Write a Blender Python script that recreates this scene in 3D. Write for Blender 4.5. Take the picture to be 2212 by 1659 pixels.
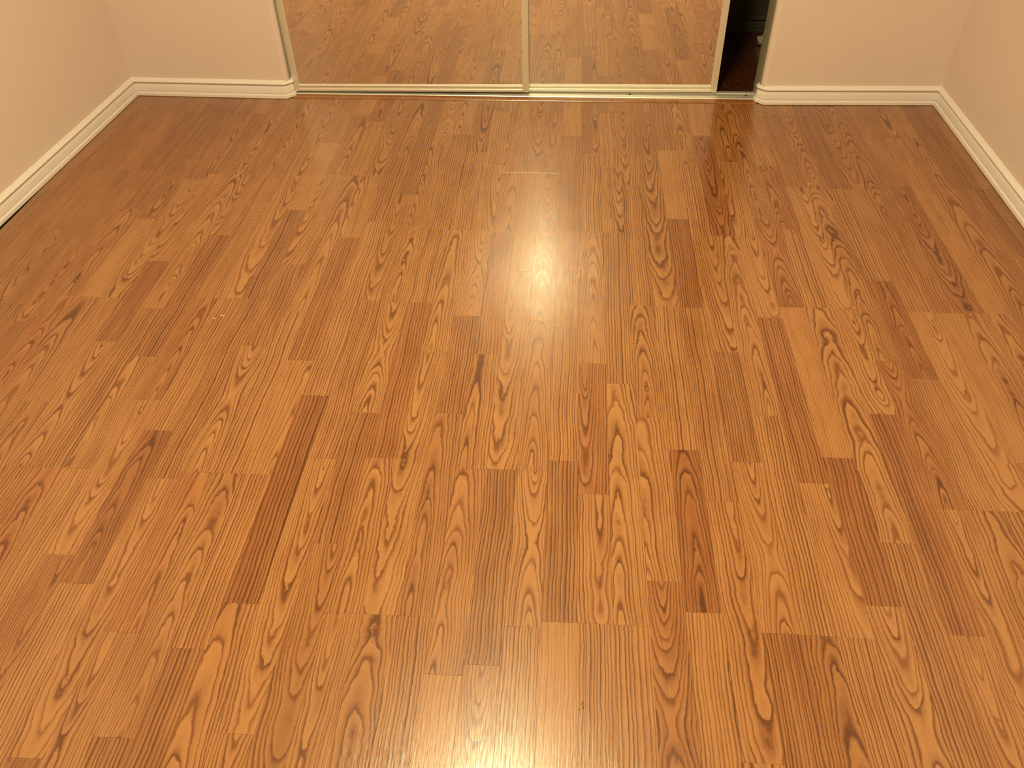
import bpy, bmesh, math, random
from mathutils import Vector, Matrix, noise

# ------------------------------------------------------------------ clean
for o in list(bpy.data.objects):
    bpy.data.objects.remove(o, do_unlink=True)
SC = bpy.context.scene
COL = SC.collection

# ------------------------------------------------------------------ camera
F_PX, PITCH, YAW, ROLL = 1755.62, 0.743909, -0.0806185, -0.0215292
CAM = Vector((-0.1714, 0.0, 1.2817))
fwd = Vector((math.sin(YAW) * math.cos(PITCH), math.cos(YAW) * math.cos(PITCH), -math.sin(PITCH)))
rgt = Vector((math.cos(YAW), -math.sin(YAW), 0))
upv = rgt.cross(fwd)
r2 = math.cos(ROLL) * rgt + math.sin(ROLL) * upv
u2 = -math.sin(ROLL) * rgt + math.cos(ROLL) * upv
cam_d = bpy.data.cameras.new('camera')
cam_d.sensor_width = 36.0
cam_d.lens = 36.0 * F_PX / 2212.0
cam_d.clip_start = 0.02
cam = bpy.data.objects.new('camera', cam_d)
COL.objects.link(cam)
M = Matrix((r2, u2, -fwd)).transposed().to_4x4()
M.translation = CAM
cam.matrix_world = M
SC.camera = cam

# ------------------------------------------------------------------ world, exposure
W = bpy.data.worlds.new('world'); SC.world = W
W.use_nodes = True
W.node_tree.nodes['Background'].inputs[0].default_value = (1.0, 0.78, 0.55, 1)
W.node_tree.nodes['Background'].inputs[1].default_value = 0.02
SC.view_settings.view_transform = 'Standard'
SC.view_settings.look = 'None'
SC.view_settings.gamma = 1.0
SC.view_settings.use_curve_mapping = False
SC.view_settings.exposure = 0.0

LAMP_POS = Vector((-0.38, 1.04, 2.40))
LAMP_STRENGTH = 214.0
LAMP_COLOR = (1.0, 0.96, 0.54)

# ------------------------------------------------------------------ helpers
def tag(o, label=None, cat=None, group=None, kind=None):
    if label: o['label'] = label
    if cat: o['category'] = cat
    if group: o['group'] = group
    if kind: o['kind'] = kind
    return o

def empty(name, loc=(0, 0, 0)):
    o = bpy.data.objects.new(name, None)
    o.location = loc
    o.empty_display_size = 0.05
    COL.objects.link(o)
    return o

def mesh_obj(name, bm, mat, parent=None, smooth=False, loc=None):
    me = bpy.data.meshes.new(name)
    bmesh.ops.recalc_face_normals(bm, faces=bm.faces)
    bm.to_mesh(me); bm.free()
    if mat: me.materials.append(mat)
    if smooth:
        for p in me.polygons: p.use_smooth = True
    o = bpy.data.objects.new(name, me)
    COL.objects.link(o)
    if parent: o.parent = parent
    if loc is not None: o.location = loc
    return o

def add_box(bm, x0, x1, y0, y1, z0, z1, bevel=0.0):
    vs = [bm.verts.new(p) for p in ((x0, y0, z0), (x1, y0, z0), (x1, y1, z0), (x0, y1, z0),
                                    (x0, y0, z1), (x1, y0, z1), (x1, y1, z1), (x0, y1, z1))]
    fs = [bm.faces.new([vs[i] for i in f]) for f in
          ((0, 3, 2, 1), (4, 5, 6, 7), (0, 1, 5, 4), (1, 2, 6, 5), (2, 3, 7, 6), (3, 0, 4, 7))]
    if bevel > 0:
        es = list({e for f in fs for e in f.edges})
        bmesh.ops.bevel(bm, geom=es, offset=bevel, segments=2, profile=0.6, affect='EDGES')
    return vs

def box(name, x0, x1, y0, y1, z0, z1, mat, parent=None, bevel=0.0):
    bm = bmesh.new(); add_box(bm, x0, x1, y0, y1, z0, z1, bevel)
    return mesh_obj(name, bm, mat, parent)

def sweep(bm, path, prof, closed_prof=True, first=0, last=None):
    """Sweep a profile [(offset_to_right_of_path, z)] along a plan polyline with mitred corners."""
    n = len(path); rings = []
    P = [Vector((p[0], p[1])) for p in path]
    for i in range(n):
        if i == 0: d = (P[1] - P[0]).normalized(); nrm = Vector((d.y, -d.x)); s = 1
        elif i == n - 1: d = (P[-1] - P[-2]).normalized(); nrm = Vector((d.y, -d.x)); s = 1
        else:
            a = (P[i] - P[i - 1]).normalized(); b = (P[i + 1] - P[i]).normalized()
            na = Vector((a.y, -a.x)); nb = Vector((b.y, -b.x))
            nrm = (na + nb).normalized(); s = 1 / max(0.3, nrm.dot(na))
        rings.append([bm.verts.new((P[i].x + nrm.x * t * s, P[i].y + nrm.y * t * s, z)) for t, z in prof])
    m = len(prof)
    last = n - 1 if last is None else last
    for i in range(first, last):
        for j in range(m if closed_prof else m - 1):
            k = (j + 1) % m
            bm.faces.new((rings[i][j], rings[i][k], rings[i + 1][k], rings[i + 1][j]))
    if closed_prof:
        bm.faces.new(rings[first]); bm.faces.new(list(reversed(rings[last])))
    used = {v for r in rings[first:last + 1] for v in r}
    for v in [v for r in rings for v in r]:
        if v not in used: bm.verts.remove(v)

class NT:
    """Small node-tree builder."""
    def __init__(self, name):
        self.mat = bpy.data.materials.new(name); self.mat.use_nodes = True
        self.t = self.mat.node_tree; self.t.nodes.clear()
        self.out = self.t.nodes.new('ShaderNodeOutputMaterial')
    def n(self, typ, **kw):
        nd = self.t.nodes.new(typ)
        for k, v in kw.items(): setattr(nd, k, v)
        return nd
    def link(self, a, b): self.t.links.new(a, b)
    def m(self, op, a, b=None, c=None, clamp=False):
        nd = self.t.nodes.new('ShaderNodeMath'); nd.operation = op; nd.use_clamp = clamp
        for i, v in enumerate((a, b, c)):
            if v is None: continue
            if isinstance(v, (int, float)): nd.inputs[i].default_value = v
            else: self.link(v, nd.inputs[i])
        return nd.outputs[0]
    def xyz(self, x, y, z):
        nd = self.t.nodes.new('ShaderNodeCombineXYZ')
        for i, v in enumerate((x, y, z)):
            if isinstance(v, (int, float)): nd.inputs[i].default_value = v
            else: self.link(v, nd.inputs[i])
        return nd.outputs[0]
    def noise(self, vec, scale=1.0, detail=2.0, rough=0.5, dims='3D'):
        nd = self.n('ShaderNodeTexNoise'); nd.noise_dimensions = dims
        nd.inputs['Scale'].default_value = scale
        nd.inputs['Detail'].default_value = detail
        nd.inputs['Roughness'].default_value = rough
        self.link(vec, nd.inputs['Vector'])
        return nd.outputs['Fac']
    def ramp(self, fac, stops, interp='LINEAR'):
        nd = self.n('ShaderNodeValToRGB'); cr = nd.color_ramp; cr.interpolation = interp
        while len(cr.elements) < len(stops): cr.elements.new(0.5)
        for e, (p, c) in zip(cr.elements, stops):
            e.position = p
            e.color = (c, c, c, 1) if isinstance(c, (int, float)) else (c[0], c[1], c[2], 1)
        self.link(fac, nd.inputs[0])
        return nd.outputs[0]
    def mix(self, fac, a, b, mode='MIX'):
        nd = self.n('ShaderNodeMix'); nd.data_type = 'RGBA'; nd.blend_type = mode; nd.clamp_factor = True
        for s, v in ((nd.inputs[0], fac), (nd.inputs[6], a), (nd.inputs[7], b)):
            if isinstance(v, (int, float)): s.default_value = v
            elif isinstance(v, tuple): s.default_value = (v[0], v[1], v[2], 1)
            else: self.link(v, s)
        return nd.outputs[2]
    def attr(self, name):
        nd = self.n('ShaderNodeAttribute'); nd.attribute_type = 'OBJECT'; nd.attribute_name = name
        return nd.outputs['Fac']
    def bsdf(self, color, rough=0.5, metal=0.0, spec=0.5, normal=None):
        b = self.n('ShaderNodeBsdfPrincipled')
        for k, v in (('Base Color', color), ('Roughness', rough), ('Metallic', metal), ('Specular IOR Level', spec)):
            s = b.inputs[k]
            if isinstance(v, (int, float)): s.default_value = v
            elif isinstance(v, tuple): s.default_value = (v[0], v[1], v[2], 1)
            else: self.link(v, s)
        if normal is not None: self.link(normal, b.inputs['Normal'])
        self.link(b.outputs[0], self.out.inputs[0])
        return b
    def bump(self, h, strength=0.2, dist=0.001):
        b = self.n('ShaderNodeBump'); b.inputs['Strength'].default_value = strength
        b.inputs['Distance'].default_value = dist
        self.link(h, b.inputs['Height'])
        return b.outputs[0]

# ------------------------------------------------------------------ materials
def oak_material(name='oak_laminate', shade=1.0):
    t = NT(name)
    tc = t.n('ShaderNodeTexCoord')
    sp = t.n('ShaderNodeSeparateXYZ'); t.link(tc.outputs['Object'], sp.inputs[0])
    x, y = sp.outputs[0], sp.outputs[1]
    seed, xc, dep, tilt = t.attr('seed'), t.attr('ring_x'), t.attr('ring_depth'), t.attr('ring_tilt')
    spc, tone, red, con, wav = t.attr('ring_gap'), t.attr('tone'), t.attr('red'), t.attr('contrast'), t.attr('wave')
    bend, mid = t.attr('ring_bend'), t.attr('ring_mid')
    sz = t.m('MULTIPLY', seed, 37.0)
    # slow drift of the pith across the strip and in depth (bends the cathedral figures)
    nA = t.noise(t.xyz(t.m('MULTIPLY', x, 4.0), t.m('MULTIPLY', y, 4.2), sz), 1.0, 1.5, 0.5)
    nB = t.noise(t.xyz(t.m('MULTIPLY', x, 4.0), t.m('MULTIPLY', y, 6.5), t.m('ADD', sz, 11.3)), 1.0, 2.0, 0.55)
    nC = t.noise(t.xyz(t.m('MULTIPLY', x, 120.0), t.m('MULTIPLY', y, 75.0), t.m('ADD', sz, 5.1)), 1.0, 2.0, 0.6)
    sA = t.m('SUBTRACT', nA, 0.5); sB = t.m('SUBTRACT', nB, 0.5); sC = t.m('SUBTRACT', nC, 0.5)
    xw = t.m('ADD', t.m('SUBTRACT', x, xc), t.m('MULTIPLY', sA, t.m('MULTIPLY', wav, 0.050)))
    d = t.m('ADD', t.m('ADD', dep, t.m('MULTIPLY', tilt, y)), t.m('MULTIPLY', sB, t.m('MULTIPLY', wav, 0.030)))
    ym = t.m('SUBTRACT', y, mid)
    d = t.m('ADD', d, t.m('MULTIPLY', bend, t.m('SQRT', t.m('ADD', t.m('MULTIPLY', ym, ym), 0.0006))))
    r = t.m('SQRT', t.m('ADD', t.m('MULTIPLY', xw, xw), t.m('MULTIPLY', d, d)))
    nD = t.noise(t.xyz(t.m('MULTIPLY', x, 46.0), t.m('MULTIPLY', y, 17.0), t.m('ADD', sz, 21.0)), 1.0, 2.0, 0.55)
    r = t.m('ADD', r, t.m('MULTIPLY', t.m('SUBTRACT', nD, 0.5), 0.0048))
    r = t.m('ADD', r, t.m('MULTIPLY', sC, 0.0017))
    ph = t.m('ADD', t.m('DIVIDE', r, spc), seed)
    # uneven ring widths
    nR = t.noise(t.xyz(t.m('MULTIPLY', ph, 0.55), sz, 0.0), 1.0, 1.0, 0.5)
    ph = t.m('ADD', ph, t.m('MULTIPLY', nR, 1.5))
    fr = t.m('FRACT', ph)
    cell = t.n('ShaderNodeTexWhiteNoise'); cell.noise_dimensions = '2D'
    t.link(t.xyz(t.m('FLOOR', ph), seed, 0.0), cell.inputs['Vector'])
    prof = t.ramp(fr, [(0.0, 0.35), (0.05, 1.0), (0.15, 0.90), (0.30, 0.36), (0.55, 0.12), (0.90, 0.0), (1.0, 0.35)])
    line = t.m('MULTIPLY', prof, t.m('ADD', t.m('MULTIPLY', cell.outputs[0], 0.55), 0.55))
    # pores: fine dashes along the strip, mostly inside the dark early wood
    pore = t.noise(t.xyz(t.m('MULTIPLY', x, 1100.0), t.m('MULTIPLY', y, 28.0), sz), 1.0, 2.0, 0.6)
    pore = t.ramp(pore, [(0.50, 0.0), (0.68, 1.0)])
    patch = t.noise(t.xyz(t.m('MULTIPLY', x, 26.0), t.m('MULTIPLY', y, 7.0), t.m('ADD', sz, 3.0)), 1.0, 2.0, 0.5)
    fine = t.noise(t.xyz(t.m('MULTIPLY', x, 420.0), t.m('MULTIPLY', y, 9.0), t.m('ADD', sz, 8.0)), 1.0, 2.0, 0.6)
    dark = t.m('MULTIPLY', line, con)
    dark = t.m('ADD', dark, t.m('MULTIPLY', pore, t.m('ADD', 0.06, t.m('MULTIPLY', line, 0.22))))
    dark = t.m('ADD', dark, t.m('MULTIPLY', t.m('SUBTRACT', patch, 0.5), 0.42))
    dark = t.m('ADD', dark, t.m('MULTIPLY', t.m('SUBTRACT', fine, 0.5), 0.30))
    dark = t.m('SUBTRACT', t.m('ADD', dark, 0.06), t.m('MULTIPLY', tone, 0.22), clamp=True)
    col = t.ramp(dark, [(0.0, (0.402, 0.174, 0.060)), (0.30, (0.280, 0.102, 0.030)),
                        (0.62, (0.178, 0.055, 0.0125)), (1.0, (0.092, 0.025, 0.005))])
    col = t.mix(t.m('MULTIPLY', red, 0.5, clamp=True), col, (0.93, 0.60, 0.45), 'MULTIPLY')
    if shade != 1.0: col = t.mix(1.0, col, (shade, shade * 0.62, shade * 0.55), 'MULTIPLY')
    h = t.m('ADD', t.m('MULTIPLY', pore, -0.5), t.m('MULTIPLY', fine, 0.8))
    streak = t.noise(t.xyz(t.m('MULTIPLY', x, 700.0), t.m('MULTIPLY', y, 6.0), sz), 1.0, 1.0, 0.5)
    h = t.m('ADD', h, t.m('MULTIPLY', streak, 0.9))
    b = t.bsdf(col, rough=0.175, spec=0.72, normal=t.bump(h, 0.16, 0.0004))
    b.inputs['Coat Weight'].default_value = 0.35
    b.inputs['Coat Roughness'].default_value = 0.36
    b.inputs['Anisotropic'].default_value = 0.75
    t.link(t.xyz(0.0, 1.0, 0.0), b.inputs['Tangent'])
    return t.mat

def paint_material(name, color, rough=0.55, grain=0.02, bump=0.05, scale=260.0):
    t = NT(name)
    tc = t.n('ShaderNodeTexCoord')
    n1 = t.noise(tc.outputs['Object'], scale, 3.0, 0.6)
    n2 = t.noise(tc.outputs['Object'], 1.7, 3.0, 0.6)
    f = t.m('ADD', t.m('MULTIPLY', t.m('SUBTRACT', n1, 0.5), grain), t.m('MULTIPLY', t.m('SUBTRACT', n2, 0.5), grain * 1.5))
    col = t.mix(t.m('ADD', 0.5, f, clamp=True), tuple(c * 0.93 for c in color), tuple(min(1, c * 1.07) for c in color))
    t.bsdf(col, rough, spec=0.3, normal=t.bump(n1, bump, 0.0006))
    return t.mat

def metal_material(name, color, rough=0.35):
    t = NT(name)
    tc = t.n('ShaderNodeTexCoord')
    mp = t.n('ShaderNodeMapping'); t.link(tc.outputs['Object'], mp.inputs[0])
    mp.inputs['Scale'].default_value = (40, 40, 400)
    n1 = t.noise(mp.outputs[0], 6.0, 2.0, 0.5)
    col = t.mix(n1, tuple(c * 0.90 for c in color), color)
    t.bsdf(col, rough, metal=0.55, spec=0.5)
    return t.mat

def plain(name, color, rough=0.6, metal=0.0, spec=0.5):
    t = NT(name)
    tc = t.n('ShaderNodeTexCoord')
    n1 = t.noise(tc.outputs['Object'], 90.0, 2.0, 0.5)
    col = t.mix(n1, tuple(c * 0.92 for c in color), color)
    t.bsdf(col, rough, metal, spec)
    return t.mat

OAK = oak_material()
SHADED_OAK = oak_material('oak_shaded_closet', 0.30)  # same oak, its colour darkened to stand for the closet's shade
WALL = paint_material('wall_paint', (0.745, 0.59, 0.54), 0.6, 0.25, 0.10, 320.0)
BASE = paint_material('baseboard_paint', (0.82, 0.73, 0.71), 0.42, 0.15, 0.04, 120.0)
CEIL = paint_material('ceiling_paint', (0.80, 0.74, 0.64), 0.8, 0.2, 0.2, 150.0)
CLOSET_SHADED = paint_material('closet_paint_shaded', (0.075, 0.052, 0.034), 0.7, 0.2, 0.1, 200.0)  # dimness of the closet put into the paint colour
FRAME = metal_material('champagne_frame', (0.86, 0.80, 0.70), 0.38)
TRACK = metal_material('track_aluminium', (0.90, 0.85, 0.78), 0.34)
UNDER = plain('subfloor', (0.10, 0.045, 0.02), 0.9)
DARK = plain('dark_hole', (0.010, 0.008, 0.006), 0.8)
PAPER_SHADED = plain('white_paper_shaded', (0.40, 0.37, 0.31), 0.8)  # white paper, greyed in colour for the shade it lies in
JAMB_SHADE = paint_material('jamb_shade_paint', (0.33, 0.285, 0.215), 0.5, 0.3, 0.05, 90.0)  # for added jamb strips; the jambs' shade is painted as taupe
LINT = plain('lint', (0.85, 0.80, 0.68), 0.9)
SCUFF = plain('scuff', (0.055, 0.018, 0.010), 0.6)
FIX = plain('fixture_white', (0.85, 0.83, 0.78), 0.5)

def mirror_material():
    t = NT('mirror_silver')
    tc = t.n('ShaderNodeTexCoord')
    n1 = t.noise(tc.outputs['Object'], 5.0, 3.0, 0.6)
    col = t.mix(n1, (0.93, 0.93, 0.89), (0.97, 0.97, 0.93))
    t.bsdf(col, 0.012, metal=1.0)
    return t.mat
MIRROR = mirror_material()

def lamp_material():
    t = NT('lamp_glass')
    e = t.n('ShaderNodeEmission')
    e.inputs[0].default_value = (*LAMP_COLOR, 1)
    e.inputs[1].default_value = LAMP_STRENGTH
    t.link(e.outputs[0], t.out.inputs[0])
    return t.mat
LAMP = lamp_material()

# ------------------------------------------------------------------ plan of the room (metres)
SW = 0.064                                   # strip width of the laminate
# front foot of the baseboards
BL0, BL1 = (-1.9680, -0.90), (-1.8290, 2.9545)      # left wall line (bottom front of baseboard)
BBL = (-1.2480, 2.9400)
BR0, BR1 = (1.1460, -0.90), (1.1470, 2.9540)
T = 0.014                                     # baseboard thickness
CEIL_Z = 2.40
JL, JR = -1.229, 0.522                        # jamb faces of the closet opening
YB = 3.070                                    # back of the closet wall
CLOSET_Y = 3.692
OPEN_H = 2.06
REAR_Y = -0.90

def bb_front(x):
    if x < -0.35: return 2.9400 + (BBL[0] - x) * (0.0145 / 0.581) if x < BBL[0] else 2.9400
    return 2.9400 + max(0.0, x - 0.548) * (0.0140 / 0.599)

# ------------------------------------------------------------------ the floor: one object per oak strip
random.seed(7)
BOARD = 19.93
JOINTS = {   # strip column -> joints seen along it, in strip widths from the camera foot
 -29: [26.1, 35.0, 41.0], -28: [26.1, 33.0, 40.58],
 -27: [16.9, 23.4, 31.22, 37.0], -26: [16.9, 25.6, 37.0, 43.2], -25: [16.9, 24.46, 30.02, 37.06, 43.96],
 -24: [12.2, 20.6, 26.27, 33.23, 40.2], -23: [17.7, 26.21, 32.35, 38.4], -22: [14.3, 19.94, 26.20, 36.29],
 -21: [11.1, 16.87, 23.37, 28.92, 36.8, 44.0], -20: [8.2, 16.86, 25.54, 36.79, 43.1], -19: [10.7, 16.87, 22.56, 31.10, 36.82],
 -18: [13.50, 20.20, 26.34, 36.55], -17: [12.55, 18.72, 26.38, 41.76], -16: [16.60, 26.40, 33.44, 40.43],
 -15: [11.09, 16.93, 23.37, 28.93, 36.91, 43.97], -14: [8.23, 16.93, 25.59, 36.91, 43.11], -13: [10.71, 16.93, 22.61, 31.11, 36.95],
 -12: [12.17, 20.74, 26.46, 32.56, 39.19], -11: [17.74, 26.48, 35.08], -10: [14.34, 19.95, 26.45, 32.16, 40.70],
 -9: [12.03, 17.86, 26.41, 31.98, 41.67], -8: [12.03, 23.40, 31.97, 39.62], -7: [12.03, 20.06, 25.64, 32.01, 38.19, 44.69],
 -6: [10.36, 17.53, 23.30, 31.86, 37.5, 43.10], -5: [17.57, 28.82, 37.51], -4: [11.87, 17.57, 25.45, 37.5, 45.31],
 -3: [12.08, 18.03, 25.03, 32.08, 41.74], -2: [12.09, 16.68, 22.97, 32.06, 39.59], -1: [12.08, 21.89, 32.08, 38.37, 44.63],
 0: [13.56, 20.22, 26.61, 36.42], 1: [12.60, 18.73, 26.59, 41.50], 2: [16.59, 26.59, 33.35, 40.20],
 3: [12.07, 18.29, 23.86, 31.96, 38.60], 4: [12.06, 20.51, 31.98, 41.97], 5: [12.04, 17.50, 26.05, 31.96, 39.0, 44.53],
 6: [13.09, 18.64, 26.78, 33.53], 7: [15.27, 26.77, 32.63, 38.63], 8: [12.29, 20.78, 26.76, 36.53],
 9: [16.65, 23.62, 36.42], 10: [16.65, 22.69, 28.77, 36.44], 11: [16.66, 26.70, 36.46],
 12: [18.71, 26.67, 33.52], 13: [17.5, 26.69, 36.89], 14: [20.3, 26.70, 32.6, 42.0],
 15: [16.7, 23.4, 36.65, 42.15], 16: [16.7, 28.0, 36.65], 17: [16.7, 25.0, 36.69],
}
floor = empty('floor')
tag(floor, 'glossy orange oak strip laminate floor of the bedroom', 'floor', kind='structure')
bm = bmesh.new()
add_box(bm, -2.02, 1.20, REAR_Y - 0.02, CLOSET_Y + 0.02, -0.030, -0.0085)
mesh_obj('subfloor', bm, UNDER, floor)

GAP = 0.00007
def strip_bm(x0, x1, y0, y1, local=True, bm=None, ox=0.0, oy=0.0):
    own = bm is None
    if own: bm = bmesh.new()
    b = 0.00018; zt, zb = 0.0, -0.008
    a0, a1, c0, c1 = x0 + GAP - ox, x1 - GAP - ox, y0 + GAP - oy, y1 - GAP - oy
    lo = [bm.verts.new(p) for p in ((a0, c0, zb), (a1, c0, zb), (a1, c1, zb), (a0, c1, zb))]
    mid = [bm.verts.new(p) for p in ((a0, c0, zt - b), (a1, c0, zt - b), (a1, c1, zt - b), (a0, c1, zt - b))]
    top = [bm.verts.new(p) for p in ((a0 + b, c0 + b, zt), (a1 - b, c0 + b, zt), (a1 - b, c1 - b, zt), (a0 + b, c1 - b, zt))]
    bm.faces.new(top)
    for i in range(4):
        j = (i + 1) % 4
        bm.faces.new((lo[i], lo[j], mid[j], mid[i])); bm.faces.new((mid[i], mid[j], top[j], top[i]))
    return bm

def grain(o, rnd, kind=None, tone=None, red=None):
    """Figure of one strip: S straight, C arches pointing away, V arches pointing near, H hourglass, M half arch, F fine."""
    kind = kind or rnd.choices('SCVFMH', (0.30, 0.20, 0.20, 0.12, 0.10, 0.08))[0]
    o['seed'] = rnd.random()
    L = o['strip_len']
    side = rnd.choice((-1, 1))
    u = rnd.uniform
    v = dict(ring_bend=0.0, ring_mid=L * 0.5)
    if kind == 'S':
        v.update(ring_x=side * u(0.08, 0.15), ring_depth=u(0.0, 0.04), ring_tilt=u(-0.03, 0.03), ring_gap=u(0.0056, 0.0080), wave=u(0.25, 0.5), contrast=0.95)
    elif kind == 'C':
        tl = u(0.045, 0.070)
        v.update(ring_x=u(-0.019, 0.019), ring_depth=u(0.003, 0.010), ring_tilt=tl, ring_gap=u(0.0044, 0.0058), wave=u(0.3, 0.6), contrast=0.80)
    elif kind == 'V':
        tl = u(0.045, 0.070)
        v.update(ring_x=u(-0.019, 0.019), ring_depth=u(0.003, 0.010) + tl * L, ring_tilt=-tl, ring_gap=u(0.0044, 0.0058), wave=u(0.3, 0.6), contrast=0.80)
    elif kind == 'H':
        tl = u(0.09, 0.13)
        v.update(ring_x=u(-0.008, 0.010), ring_depth=0.008 + tl * L * 0.5, ring_tilt=0.0, ring_bend=-tl, ring_mid=L * u(0.42, 0.66), ring_gap=u(0.0044, 0.0056), wave=u(0.2, 0.4), contrast=0.82)
    elif kind == 'F':
        v.update(ring_x=side * u(0.05, 0.10), ring_depth=u(0.02, 0.06), ring_tilt=u(-0.05, 0.05), ring_gap=u(0.0050, 0.0064), wave=u(0.3, 0.6), contrast=0.42)
    else:
        tl = rnd.choice((-1, 1)) * u(0.045, 0.08)
        v.update(ring_x=side * u(0.020, 0.032), ring_depth=(0.006 if tl > 0 else 0.006 - tl * L), ring_tilt=tl, ring_gap=u(0.0046, 0.0060), wave=u(0.25, 0.5), contrast=0.80)
    for k, q in v.items(): o[k] = float(q)
    o['tone'] = float(rnd.gauss(0.0, 0.4) if tone is None else tone)
    o['red'] = float(max(0, rnd.gauss(0.15, 0.2)) if red is None else red)

# what each strip looks like in the room, near to far: figure, tone 1 dark .. 5 light, r = reddish
FIG = {
 -29: 'F2 F2 F2 F2', -28: 'F2 F2 F2 F2', -27: 'S3 F3 M3 F2 F2', -26: 'S3 S3 F2 F2 F2', -25: 'S3 S3 V3r F2 S2 F2',
 -24: 'S3 M3 C3r C3 S2 S2', -23: 'C3 C3 F4 V2 S2', -22: 'S3 C3 S4 V4 M2', -21: 'S3 S3 H4 S2r M4 S3 F3', -20: 'S3 C3r S3 C4 V3 F2',
 -19: 'S3 S4 M4 S2r M3 S3', -18: 'V2r V4 C3r S4 M3', -17: 'S4 C1r S4 V4 C3', -16: 'V4 S3 S2 F4 F2', -15: 'V3 C3r H4 S2 M4 C3 F4',
 -14: 'S2 C3 S4 C4 S4 C2r', -13: 'S2 S4 M4 S2r M4 V3', -12: 'C4 S1r S4 S5 S3 C3', -11: 'V4 S3 V3 S2', -10: 'V2 S2 H4 C4 M3 H4',
 -9: 'V4 C4 S2r S4 S3 C4', -8: 'C3 V4 C4 S4 V2', -7: 'S3 C2 S2 H5 M4 S5 C3', -6: 'F4 C3 C4 S3r C4 M4 S3', -5: 'S2 V4 S5 V3',
 -4: 'S4 H4 C3 H5 V3 S3', -3: 'F4 S2 S4 S4 S3 F4', -2: 'S3 V4 V2r C4 S4 V2', -1: 'S4 C4 S3 M4 S5 C2', 0: 'H2r M4 C3 S3 V3',
 1: 'S4 C1r S4 V3 C2', 2: 'V4 S3 S1r F4 S3', 3: 'S2 H4 S2 M4 S4 C3', 4: 'C2 S4 C4 V1r F4', 5: 'S4 M4 S2r V5 M4 C3 F3',
 6: 'H4 S1r F4 H2r C3', 7: 'S3 C4 S4 C2r S4', 8: 'V4 S1r V5 V5 S3', 9: 'V4 H2r C3 H3', 10: 'C3 S4 C1r S4 S1',
 11: 'S3 V5 S3 V2', 12: 'S3 F4 S3 C2', 13: 'S3 C3 V1r F2', 14: 'S3 C4 F4 F3 V3', 15: 'S3 V3 C3 C3 F3', 16: 'S3 S3 S3 S2', 17: 'S3 S2 S2 F2',
}
TONE = {'1': -0.62, '2': -0.38, '3': 0.0, '4': 0.35, '5': 0.65}

planks = []
rest = []
for c in sorted(JOINTS):
    x0, x1 = c * SW, (c + 1) * SW
    js = sorted(JOINTS[c])
    js = [j * SW for j in js]
    ylow = REAR_Y
    y = js[0]; rnd = random.Random(1000 + c)
    while y - ylow > 0.75:
        y -= rnd.uniform(0.40, 0.62); js.insert(0, y)
    xm = (x0 + x1) / 2
    if c == -29: x0 = -29 * SW
    if c == 17: x1 = min(x1, BR1[0] + T - 0.002)
    yend = 2.9495 if -1.235 < xm < 0.53 else bb_front(xm) + 0.006
    if -1.30 < xm < -1.20 or 0.50 < xm < 0.58: yend = 2.9535
    ys = [ylow] + js + [yend]
    fig = FIG[c].split()
    fig = [None] * (len(ys) - 1 - len(fig)) + fig
    for (a, b), fg in zip(zip(ys[:-1], ys[1:]), fig):
        if b - a < 0.01: continue
        if b < 0.42: rest.append((x0, x1, a, b)); continue
        planks.append((c, x0, x1, a, b, fg))
for i, (c, x0, x1, a, b, fg) in enumerate(planks):
    xo = (x0 + x1) / 2
    o = mesh_obj('plank', strip_bm(x0, x1, a, b, ox=xo, oy=a), OAK, floor, loc=(xo, a, 0))
    rnd = random.Random(int(c * 1000 + round(a * 100)))
    o['strip_len'] = b - a
    if fg: grain(o, rnd, fg[0], TONE[fg[1]] + rnd.uniform(-0.12, 0.12), (0.5 if 'r' in fg else 0.10) + rnd.uniform(-0.1, 0.1))
    else: grain(o, rnd)
# unseen strips behind the camera and the closet floor, joined
bm = bmesh.new()
for q in rest: strip_bm(*q, bm=bm)
o = mesh_obj('plank_rest', bm, OAK, floor); o['strip_len'] = 0.5; grain(o, random.Random(5), 'S'); o['kind'] = 'stuff'
CJ = random.Random(21)
for c in range(-20, 17):
    x0, x1 = c * SW, (c + 1) * SW
    ys = [3.0505, 3.0505 + CJ.uniform(0.15, 0.5), CLOSET_Y - 0.004]
    for a, b in zip(ys[:-1], ys[1:]):
        xo = (x0 + x1) / 2
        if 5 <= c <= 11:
            o = mesh_obj('plank', strip_bm(x0, x1, a, b, ox=xo, oy=a), SHADED_OAK, floor, loc=(xo, a, 0))
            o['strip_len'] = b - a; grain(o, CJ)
        else:
            rest.append((x0, x1, a, b))
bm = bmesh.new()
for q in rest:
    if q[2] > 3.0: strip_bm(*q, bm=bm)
o = mesh_obj('closet_plank_rest', bm, SHADED_OAK, floor); o['strip_len'] = 0.5; grain(o, random.Random(6), 'S'); o['kind'] = 'stuff'
print('planks', len(planks))

# ------------------------------------------------------------------ walls
def wall_poly(name, pts, z0, z1, mat, label):
    """Vertical prism over a plan polygon."""
    bm = bmesh.new()
    lo = [bm.verts.new((p[0], p[1], z0)) for p in pts]; hi = [bm.verts.new((p[0], p[1], z1)) for p in pts]
    bm.faces.new(lo); bm.faces.new(hi)
    for i in range(len(pts)):
        j = (i + 1) % len(pts); bm.faces.new((lo[i], lo[j], hi[j], hi[i]))
    o = mesh_obj(name, bm, mat)
    return tag(o, label, 'wall', kind='structure')

def arc(cx, cy, r, a0, a1, n=8):
    return [(cx + r * math.cos(math.radians(a0 + (a1 - a0) * i / n)), cy + r * math.sin(math.radians(a0 + (a1 - a0) * i / n))) for i in range(n + 1)]

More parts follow.
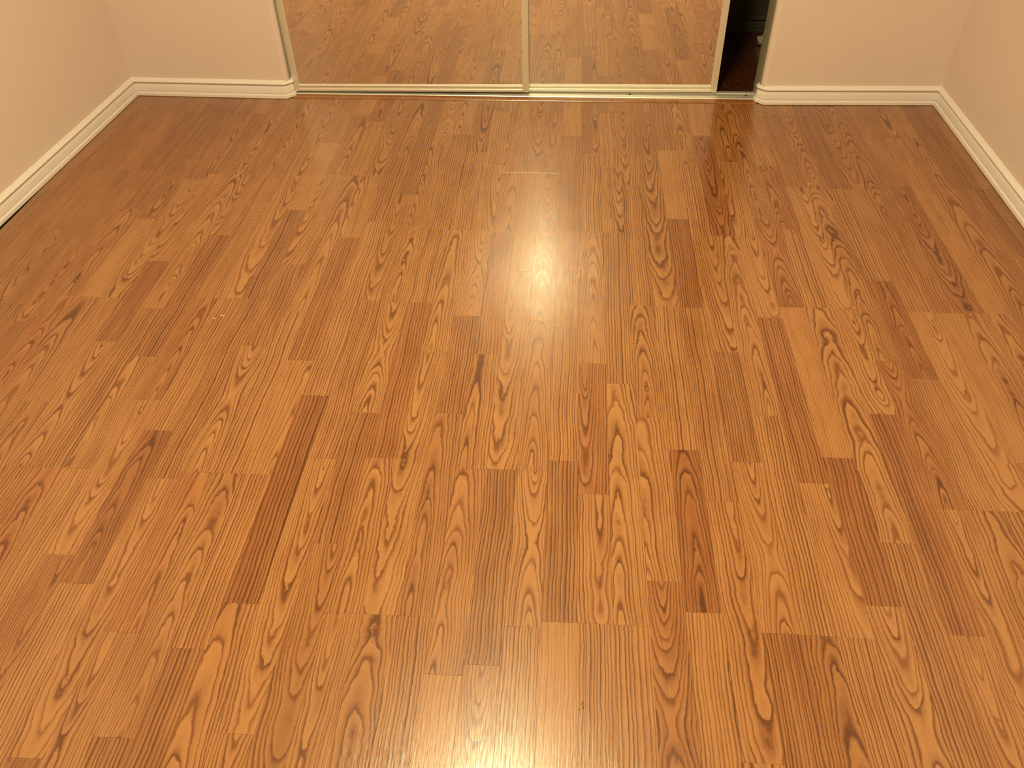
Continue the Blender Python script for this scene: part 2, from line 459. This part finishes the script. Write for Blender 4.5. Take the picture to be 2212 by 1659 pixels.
WL0 = (BL0[0] - T, BL0[1]); WL1 = (BL1[0] - T, BL1[1] + T)
wall_poly('wall_left', [WL0, (WL1[0], WL1[1]), (WL1[0] - 0.12, WL1[1] + 0.1), (WL0[0] - 0.12, WL0[1])], 0, CEIL_Z, WALL,
          'cream painted bedroom wall meeting the closet wall at the inner corner')
wall_poly('wall_right', [(BR0[0] + T, BR0[1]), (BR1[0] + T, BR1[1] + T), (BR1[0] + T + 0.12, BR1[1] + 0.1), (BR0[0] + T + 0.12, BR0[1])], 0, CEIL_Z, WALL,
          'cream painted bedroom wall beside the open end of the closet')
RB = 0.019
yl = 2.9400 + T; yr = 2.9400 + T
wl = [WL1] + [(p[0], p[1]) for p in arc(JL - RB, yl + RB, RB, -90, 0)] + [(JL, YB), (WL1[0], YB)]
wall_poly('wall_back_left', wl, 0, CEIL_Z, WALL, 'narrow cream wall section left of the mirrored doors with rounded corner')
wr = [(JR, YB)] + [(p[0], p[1]) for p in arc(JR + RB, yr + RB, RB, 180, 270)] + [(BR1[0] + T, BR1[1] + T), (BR1[0] + T, YB)]
wall_poly('wall_back_right', wr, 0, CEIL_Z, WALL, 'narrow cream wall section beside the open closet end with rounded corner')
tag(box('wall_header', JL, JR, yl, YB, OPEN_H, CEIL_Z, WALL), 'cream wall above the mirrored closet doors', 'wall', kind='structure')
tag(box('wall_rear', -2.1, 1.28, REAR_Y - 0.12, REAR_Y, 0, CEIL_Z, WALL), 'cream bedroom wall behind the camera', 'wall', kind='structure')
tag(box('ceiling', -2.1, 1.28, REAR_Y - 0.12, CLOSET_Y + 0.12, CEIL_Z, CEIL_Z + 0.1, CEIL), 'pale painted ceiling', 'ceiling', kind='structure')
tag(box('wall_closet_back', -1.42, 1.17, CLOSET_Y, CLOSET_Y + 0.1, 0, CEIL_Z, CLOSET_SHADED), 'shade-painted back wall inside the closet', 'wall', kind='structure')
tag(box('wall_closet_left', -1.42, -1.30, YB, CLOSET_Y, 0, CEIL_Z, CLOSET_SHADED), 'shade-painted side wall inside the closet behind the mirrored doors', 'wall', kind='structure')
tag(box('wall_closet_right', 1.05, 1.17, YB, CLOSET_Y, 0, CEIL_Z, CLOSET_SHADED), 'shade-painted side wall inside the closet behind the wall section', 'wall', kind='structure')

tag(box('jamb_shade_right', JR - 0.0025, JR - 0.0001, yr + RB - 0.004, YB, 0.0002, OPEN_H, JAMB_SHADE), 'added strip at the open closet end, jamb shade painted taupe', 'jamb', kind='structure')
tag(box('jamb_shade_left', JL + 0.0001, JL + 0.0020, yl + RB - 0.004, YB, 0.0002, OPEN_H, JAMB_SHADE), 'added strip behind the closed mirrored door, jamb shade painted taupe', 'jamb', kind='structure')

# ------------------------------------------------------------------ baseboards
PROF = [(0, 1.2), (13.2, 1.2), (14, 2.2), (14, 10.5), (13.6, 13.0), (12.2, 15.0), (10.2, 16.2), (7.4, 16.6), (7.2, 17.6), (9.2, 18.4), (9.6, 19.4),
        (9.4, 24), (9.0, 30), (8.2, 36), (6.8, 41), (5.0, 45.5), (4.0, 49.5), (4.2, 51.6), (8.2, 52.6), (11.6, 53.2), (12.6, 54.6),
        (12.2, 57.0), (10.2, 58.6), (9.0, 58.8), (8.4, 60.0), (6.8, 62.0), (4.8, 63.2), (3.8, 63.4), (3.4, 64.8), (2.0, 66.6), (0, 67.4)]
PROF = [(a / 1000.0, b / 1000.0) for a, b in PROF]
def baseboard(name, path, first, last, label, parent=None):
    bm = bmesh.new(); sweep(bm, path, PROF, first=first, last=last)
    o = mesh_obj(name, bm, BASE, parent)
    return o if parent else tag(o, label, 'baseboard', kind='structure')
# paths follow the wall faces; the room lies to the right of the travel direction
PL = [WL0, WL1, (JL - RB - 0.001, yl), (JL, yl + RB + 0.001), (JL, 2.984)]
PR = [(JR, 2.990), (JR, yr + RB + 0.001), (JR + RB + 0.001, yr), (BR1[0] + T, BR1[1] + T), (BR0[0] + T, BR0[1])]
baseboard('baseboard_left', PL, 0, 1, 'cream moulded baseboard along the wall left of the closet')
b = baseboard('baseboard_back_left', PL, 1, 2, 'short cream moulded baseboard left of the mirrored doors')
baseboard('corner_piece', PL, 2, 3, '', b)
baseboard('return_piece', PL, 3, 4, '', b)
b = baseboard('baseboard_back_right', PR, 2, 3, 'short cream moulded baseboard beside the open closet end')
baseboard('corner_piece', PR, 1, 2, '', b)
baseboard('return_piece', PR, 0, 1, '', b)
baseboard('baseboard_right', PR, 3, 4, 'cream moulded baseboard along the wall right of the closet')
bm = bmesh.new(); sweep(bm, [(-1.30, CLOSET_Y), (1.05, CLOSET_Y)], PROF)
tag(mesh_obj('baseboard_closet', bm, CLOSET_SHADED), 'shade-painted moulded baseboard inside the closet', 'baseboard', kind='structure')

# ------------------------------------------------------------------ threshold strip and sliding track
def extrude_x(bm, x0, x1, prof, cap=True):
    a = [bm.verts.new((x0, y, z)) for y, z in prof]; b = [bm.verts.new((x1, y, z)) for y, z in prof]
    for i in range(len(prof)):
        j = (i + 1) % len(prof); bm.faces.new((a[i], a[j], b[j], b[i]))
    if cap: bm.faces.new(a); bm.faces.new(list(reversed(b)))
THR = [(2.9505, -0.008), (2.9505, 0.0010), (2.9515, 0.0024), (2.9535, 0.0032), (2.9600, 0.0036), (2.9790, 0.0036), (2.9826, 0.0034), (2.9826, -0.008)]
bm = bmesh.new(); extrude_x(bm, 0.0, 1.735, THR)
th = tag(mesh_obj('trim_1', bm, OAK, loc=(JL + 0.008, 0, 0)), 'thin oak threshold strip in front of the sliding door track', 'threshold', kind='structure')
th['strip_len'] = 1.0; grain(th, random.Random(2), 'F', tone=-0.3, red=0.5)
TRK = [(0, -0.008), (0, 0.0030), (0.0012, 0.0046), (0.0040, 0.0054), (0.0150, 0.0054), (0.0172, 0.0040), (0.0180, 0.0026), (0.0196, 0.0026),
       (0.0204, 0.0036), (0.0440, 0.0036), (0.0452, 0.0014), (0.0480, 0.0014), (0.0492, 0.0052), (0.0650, 0.0052), (0.0670, 0.0036), (0.0672, -0.008)]
bm = bmesh.new(); extrude_x(bm, JL + 0.002, JR - 0.001, [(2.9832 + a, z) for a, z in TRK])
trk = tag(mesh_obj('trim_2', bm, TRACK), 'pale metal bottom track under the sliding mirrored doors', 'track', kind='structure')
def disc(bm, cx, cy, z, r, n=14, h=0.0004):
    lo = [bm.verts.new((cx + r * math.cos(2 * math.pi * i / n), cy + r * math.sin(2 * math.pi * i / n), z)) for i in range(n)]
    hi = [bm.verts.new((v.co.x, v.co.y, z + h)) for v in lo]
    bm.faces.new(hi)
    for i in range(n): bm.faces.new((lo[i], lo[(i + 1) % n], hi[(i + 1) % n], hi[i]))
for hx in (0.0533, 0.4852, -0.62):
    bm = bmesh.new(); disc(bm, hx, 3.0150, 0.0034, 0.0052)
    tag(mesh_obj('screw_hole', bm, DARK, trk), 'black screw hole')
for hx, hy in ((0.068, 3.0165), (0.155, 3.0120), (0.160, 3.0135)):
    bm = bmesh.new(); disc(bm, hx, hy, 0.0034, 0.0018, 8)
    mesh_obj('grime_speck', bm, DARK, trk)
tag(box('trim_3', JL + 0.002, JR - 0.002, 2.976, 3.055, OPEN_H - 0.045, OPEN_H - 0.001, TRACK, bevel=0.002), 'metal top track of the sliding mirrored doors', 'track', kind='structure')

# ------------------------------------------------------------------ sliding mirrored doors
def mirror_door(name, x0, x1, yf, z0, z1, tilt_deg, label, stile=0.0235, rail=0.0255):
    root = empty(name, (x0, yf, z0))
    w, h, d = x1 - x0, z1 - z0, 0.021
    # stiles: flat face with a small stepped lip beside the glass (x from outer edge, y depth)
    def stile_mesh(mirror):
        prof = [(0, d), (0, 0.0012), (0.0010, 0.0), (stile - 0.0052, 0.0), (stile - 0.0046, 0.0006), (stile - 0.0044, 0.0030), (stile - 0.0004, 0.0030), (stile, 0.0036), (stile, d)]
        bm = bmesh.new()
        P = [((w - a) if mirror else a, y) for a, y in prof]
        lo = [bm.verts.new((a, y, 0)) for a, y in P]; hi = [bm.verts.new((a, y, h)) for a, y in P]
        for i in range(len(P)):
            j = (i + 1) % len(P); bm.faces.new((lo[i], lo[j], hi[j], hi[i]))
        bm.faces.new(lo); bm.faces.new(hi)
        return bm
    mesh_obj('stile', stile_mesh(False), FRAME, root); mesh_obj('stile', stile_mesh(True), FRAME, root)
    RP = [(d, 0), (0.0018, 0), (0.0018, 0.0016), (0.0010, 0.0024), (0.0010, 0.0080), (0.0026, 0.0110), (0.0030, 0.0160), (0.0014, 0.0195), (0.0006, 0.0215), (0.0016, 0.0235), (0.0050, rail), (d, rail)]
    for bot in (True, False):
        bm = bmesh.new()
        extrude_x(bm, stile - 0.0002, w - stile + 0.0002, [(y, z if bot else h - z) for y, z in RP])
        mesh_obj('bottom_rail' if bot else 'top_rail', bm, FRAME, root)
    mesh_obj_ = box('mirror_panel', stile - 0.004, w - stile + 0.004, 0.0075, 0.0120, rail - 0.006, h - rail + 0.006, MIRROR, root)
    mesh_obj_['label'] = 'mirror glass reflecting the oak floor'
    box('back_panel', stile - 0.004, w - stile + 0.004, 0.0122, 0.0165, rail - 0.006, h - rail + 0.006, UNDER, root)
    root.rotation_euler = (0, -math.radians(tilt_deg), 0)
    return tag(root, label, 'door', kind='structure')
mirror_door('door_1', JL + 0.003, -0.3256, 2.9870, 0.0115, OPEN_H - 0.046, 0.45, 'front sliding mirror door with champagne frame, closed against the left jamb')
mirror_door('door_2', -0.5200, 0.3755, 3.0180, 0.0076, OPEN_H - 0.046, 0.35, 'rear sliding mirror door with champagne frame beside the open closet gap')

# ------------------------------------------------------------------ crumpled paper in the closet
def crumple(bm, sx, sy, sz, seed, sub=3, amp=0.35):
    bmesh.ops.create_icosphere(bm, subdivisions=sub, radius=1.0)
    for v in bm.verts:
        n = v.co.normalized()
        k = noise.noise(n * 1.7 + Vector((seed, 0, 0))) * amp + abs(noise.noise(n * 3.9 + Vector((0, seed, 0)))) * amp * 0.9
        v.co = Vector((n.x * sx, n.y * sy, n.z * sz)) * (0.85 + k)
    zmin = min(v.co.z for v in bm.verts)
    for v in bm.verts: v.co.z = max(v.co.z - zmin - 0.004, 0)
bm = bmesh.new(); crumple(bm, 0.046, 0.034, 0.026, 3.7)
o = mesh_obj('crumpled_paper', bm, PAPER_SHADED, loc=(0.648, 3.540, 0.0003))
tag(o, 'crumpled white paper lying on the closet floor, greyed for the closet shade', 'paper')

# ------------------------------------------------------------------ crumbs and marks on the floor
def lint(px, py, segs, label):
    bm = bmesh.new()
    for (ax, ay, bx, by, w) in segs:
        a, b = Vector((ax, ay)), Vector((bx, by)); d = (b - a).normalized(); n = Vector((-d.y, d.x)) * w
        P = [a + n, b + n * 0.6, b - n * 0.6, a - n]
        lo = [bm.verts.new((p.x, p.y, 0.0)) for p in P]
        hi = [bm.verts.new((p.x * 0.95, p.y * 0.95, 0.0012)) for p in P]
        bm.faces.new(lo); bm.faces.new(hi)
        for i in range(4): bm.faces.new((lo[i], lo[(i + 1) % 4], hi[(i + 1) % 4], hi[i]))
    return tag(mesh_obj('lint_scrap', bm, LINT, loc=(px, py, 0.0001)), label, 'lint')
lint(-1.049, 1.610, [(-0.0050, 0.0006, 0.0, 0.0016, 0.0009), (-0.0002, 0.0012, 0.0055, 0.0018, 0.0010)],
     'tiny pale scrap of lint on a light strip of the oak floor')
lint(-1.0645, 1.5985, [(-0.0018, -0.0014, 0.0018, 0.0014, 0.0008)], 'minute pale crumb on the oak floor, the longer one beside the scrap of lint')['group'] = 'crumbs beside the lint scrap'
lint(-1.0712, 1.6040, [(-0.0009, -0.0008, 0.0009, 0.0008, 0.0007)], 'minute pale speck on the oak floor, the rounder one beside the scrap of lint')['group'] = 'crumbs beside the lint scrap'
lint(0.588, 2.361, [(-0.0040, -0.0080, 0.0, 0.0010, 0.0009), (0.0, 0.0008, 0.0050, 0.0034, 0.0007)],
     'tiny pale hooked thread of lint on the oak floor')
def scuff(segs):
    bm = bmesh.new()
    for (ax, ay, bx, by, w) in segs:
        a, b = Vector((ax, ay)), Vector((bx, by)); d = (b - a).normalized(); n = Vector((-d.y, d.x)) * w
        P = [a + n * 0.5, a + (b - a) * 0.4 + n, b + n * 0.6, b - n * 0.4, a + (b - a) * 0.6 - n, a - n * 0.7]
        lo = [bm.verts.new((p.x, p.y, -0.0002)) for p in P]; hi = [bm.verts.new((p.x, p.y, 0.00012)) for p in P]
        bm.faces.new(hi)
        for i in range(6): bm.faces.new((lo[i], lo[(i + 1) % 6], hi[(i + 1) % 6], hi[i]))
    o = mesh_obj('scuff_mark', bm, SCUFF, floor)
    o['label'] = 'dark chipped mark in the floor surface'
S0 = (-0.1182, 0.6186)
scuff([(S0[0] - 0.0014, S0[1] + 0.0045, S0[0] - 0.0006, S0[1] + 0.0115, 0.0007), (S0[0] + 0.0012, S0[1] + 0.0035, S0[0] + 0.0014, S0[1] + 0.0125, 0.0008),
       (S0[0] + 0.0010, S0[1] - 0.0015, S0[0] + 0.0024, S0[1] + 0.0035, 0.0013), (S0[0] - 0.0052, S0[1] - 0.0042, S0[0] - 0.0038, S0[1] - 0.0016, 0.0009),
       (S0[0] + 0.0008, S0[1] - 0.0042, S0[0] + 0.0010, S0[1] - 0.0022, 0.0006), (S0[0] - 0.0040, S0[1] - 0.0105, S0[0] - 0.0034, S0[1] - 0.0085, 0.0006)])
scuff([(0.1228, 1.6350, 0.1276, 1.6352, 0.0009)])

# ------------------------------------------------------------------ ceiling lamp (lights the room)
lamp = empty('ceiling_light', LAMP_POS)
tag(lamp, 'round semi flush ceiling lamp with frosted glass dome', 'ceiling lamp')
def revolve(bm, prof, n=28):
    rings = [[bm.verts.new((r * math.cos(2 * math.pi * i / n), r * math.sin(2 * math.pi * i / n), z)) for i in range(n)] if r > 1e-6 else [bm.verts.new((0, 0, z))] for r, z in prof]
    for a, b in zip(rings[:-1], rings[1:]):
        for i in range(n):
            j = (i + 1) % n
            if len(a) == 1: bm.faces.new((a[0], b[i], b[j]))
            elif len(b) == 1: bm.faces.new((a[i], a[j], b[0]))
            else: bm.faces.new((a[i], a[j], b[j], b[i]))
for nm, pr in (('canopy', [(0, 0), (0.065, 0), (0.068, -0.004), (0.060, -0.022), (0.016, -0.030), (0, -0.030)]),
               ('stem', [(0, -0.0302), (0.010, -0.0302), (0.010, -0.1120), (0, -0.1120)]),
               ('pan', [(0, -0.1122), (0.060, -0.1150), (0.168, -0.122), (0.172, -0.128), (0.168, -0.134), (0, -0.134)])):
    bm = bmesh.new(); revolve(bm, pr); mesh_obj(nm, bm, FIX, lamp)
bm = bmesh.new(); revolve(bm, [(0.160, -0.1345), (0.156, -0.155), (0.138, -0.180), (0.105, -0.202), (0.060, -0.216), (0, -0.221)])
mesh_obj('glass_dome', bm, LAMP, lamp, smooth=True)
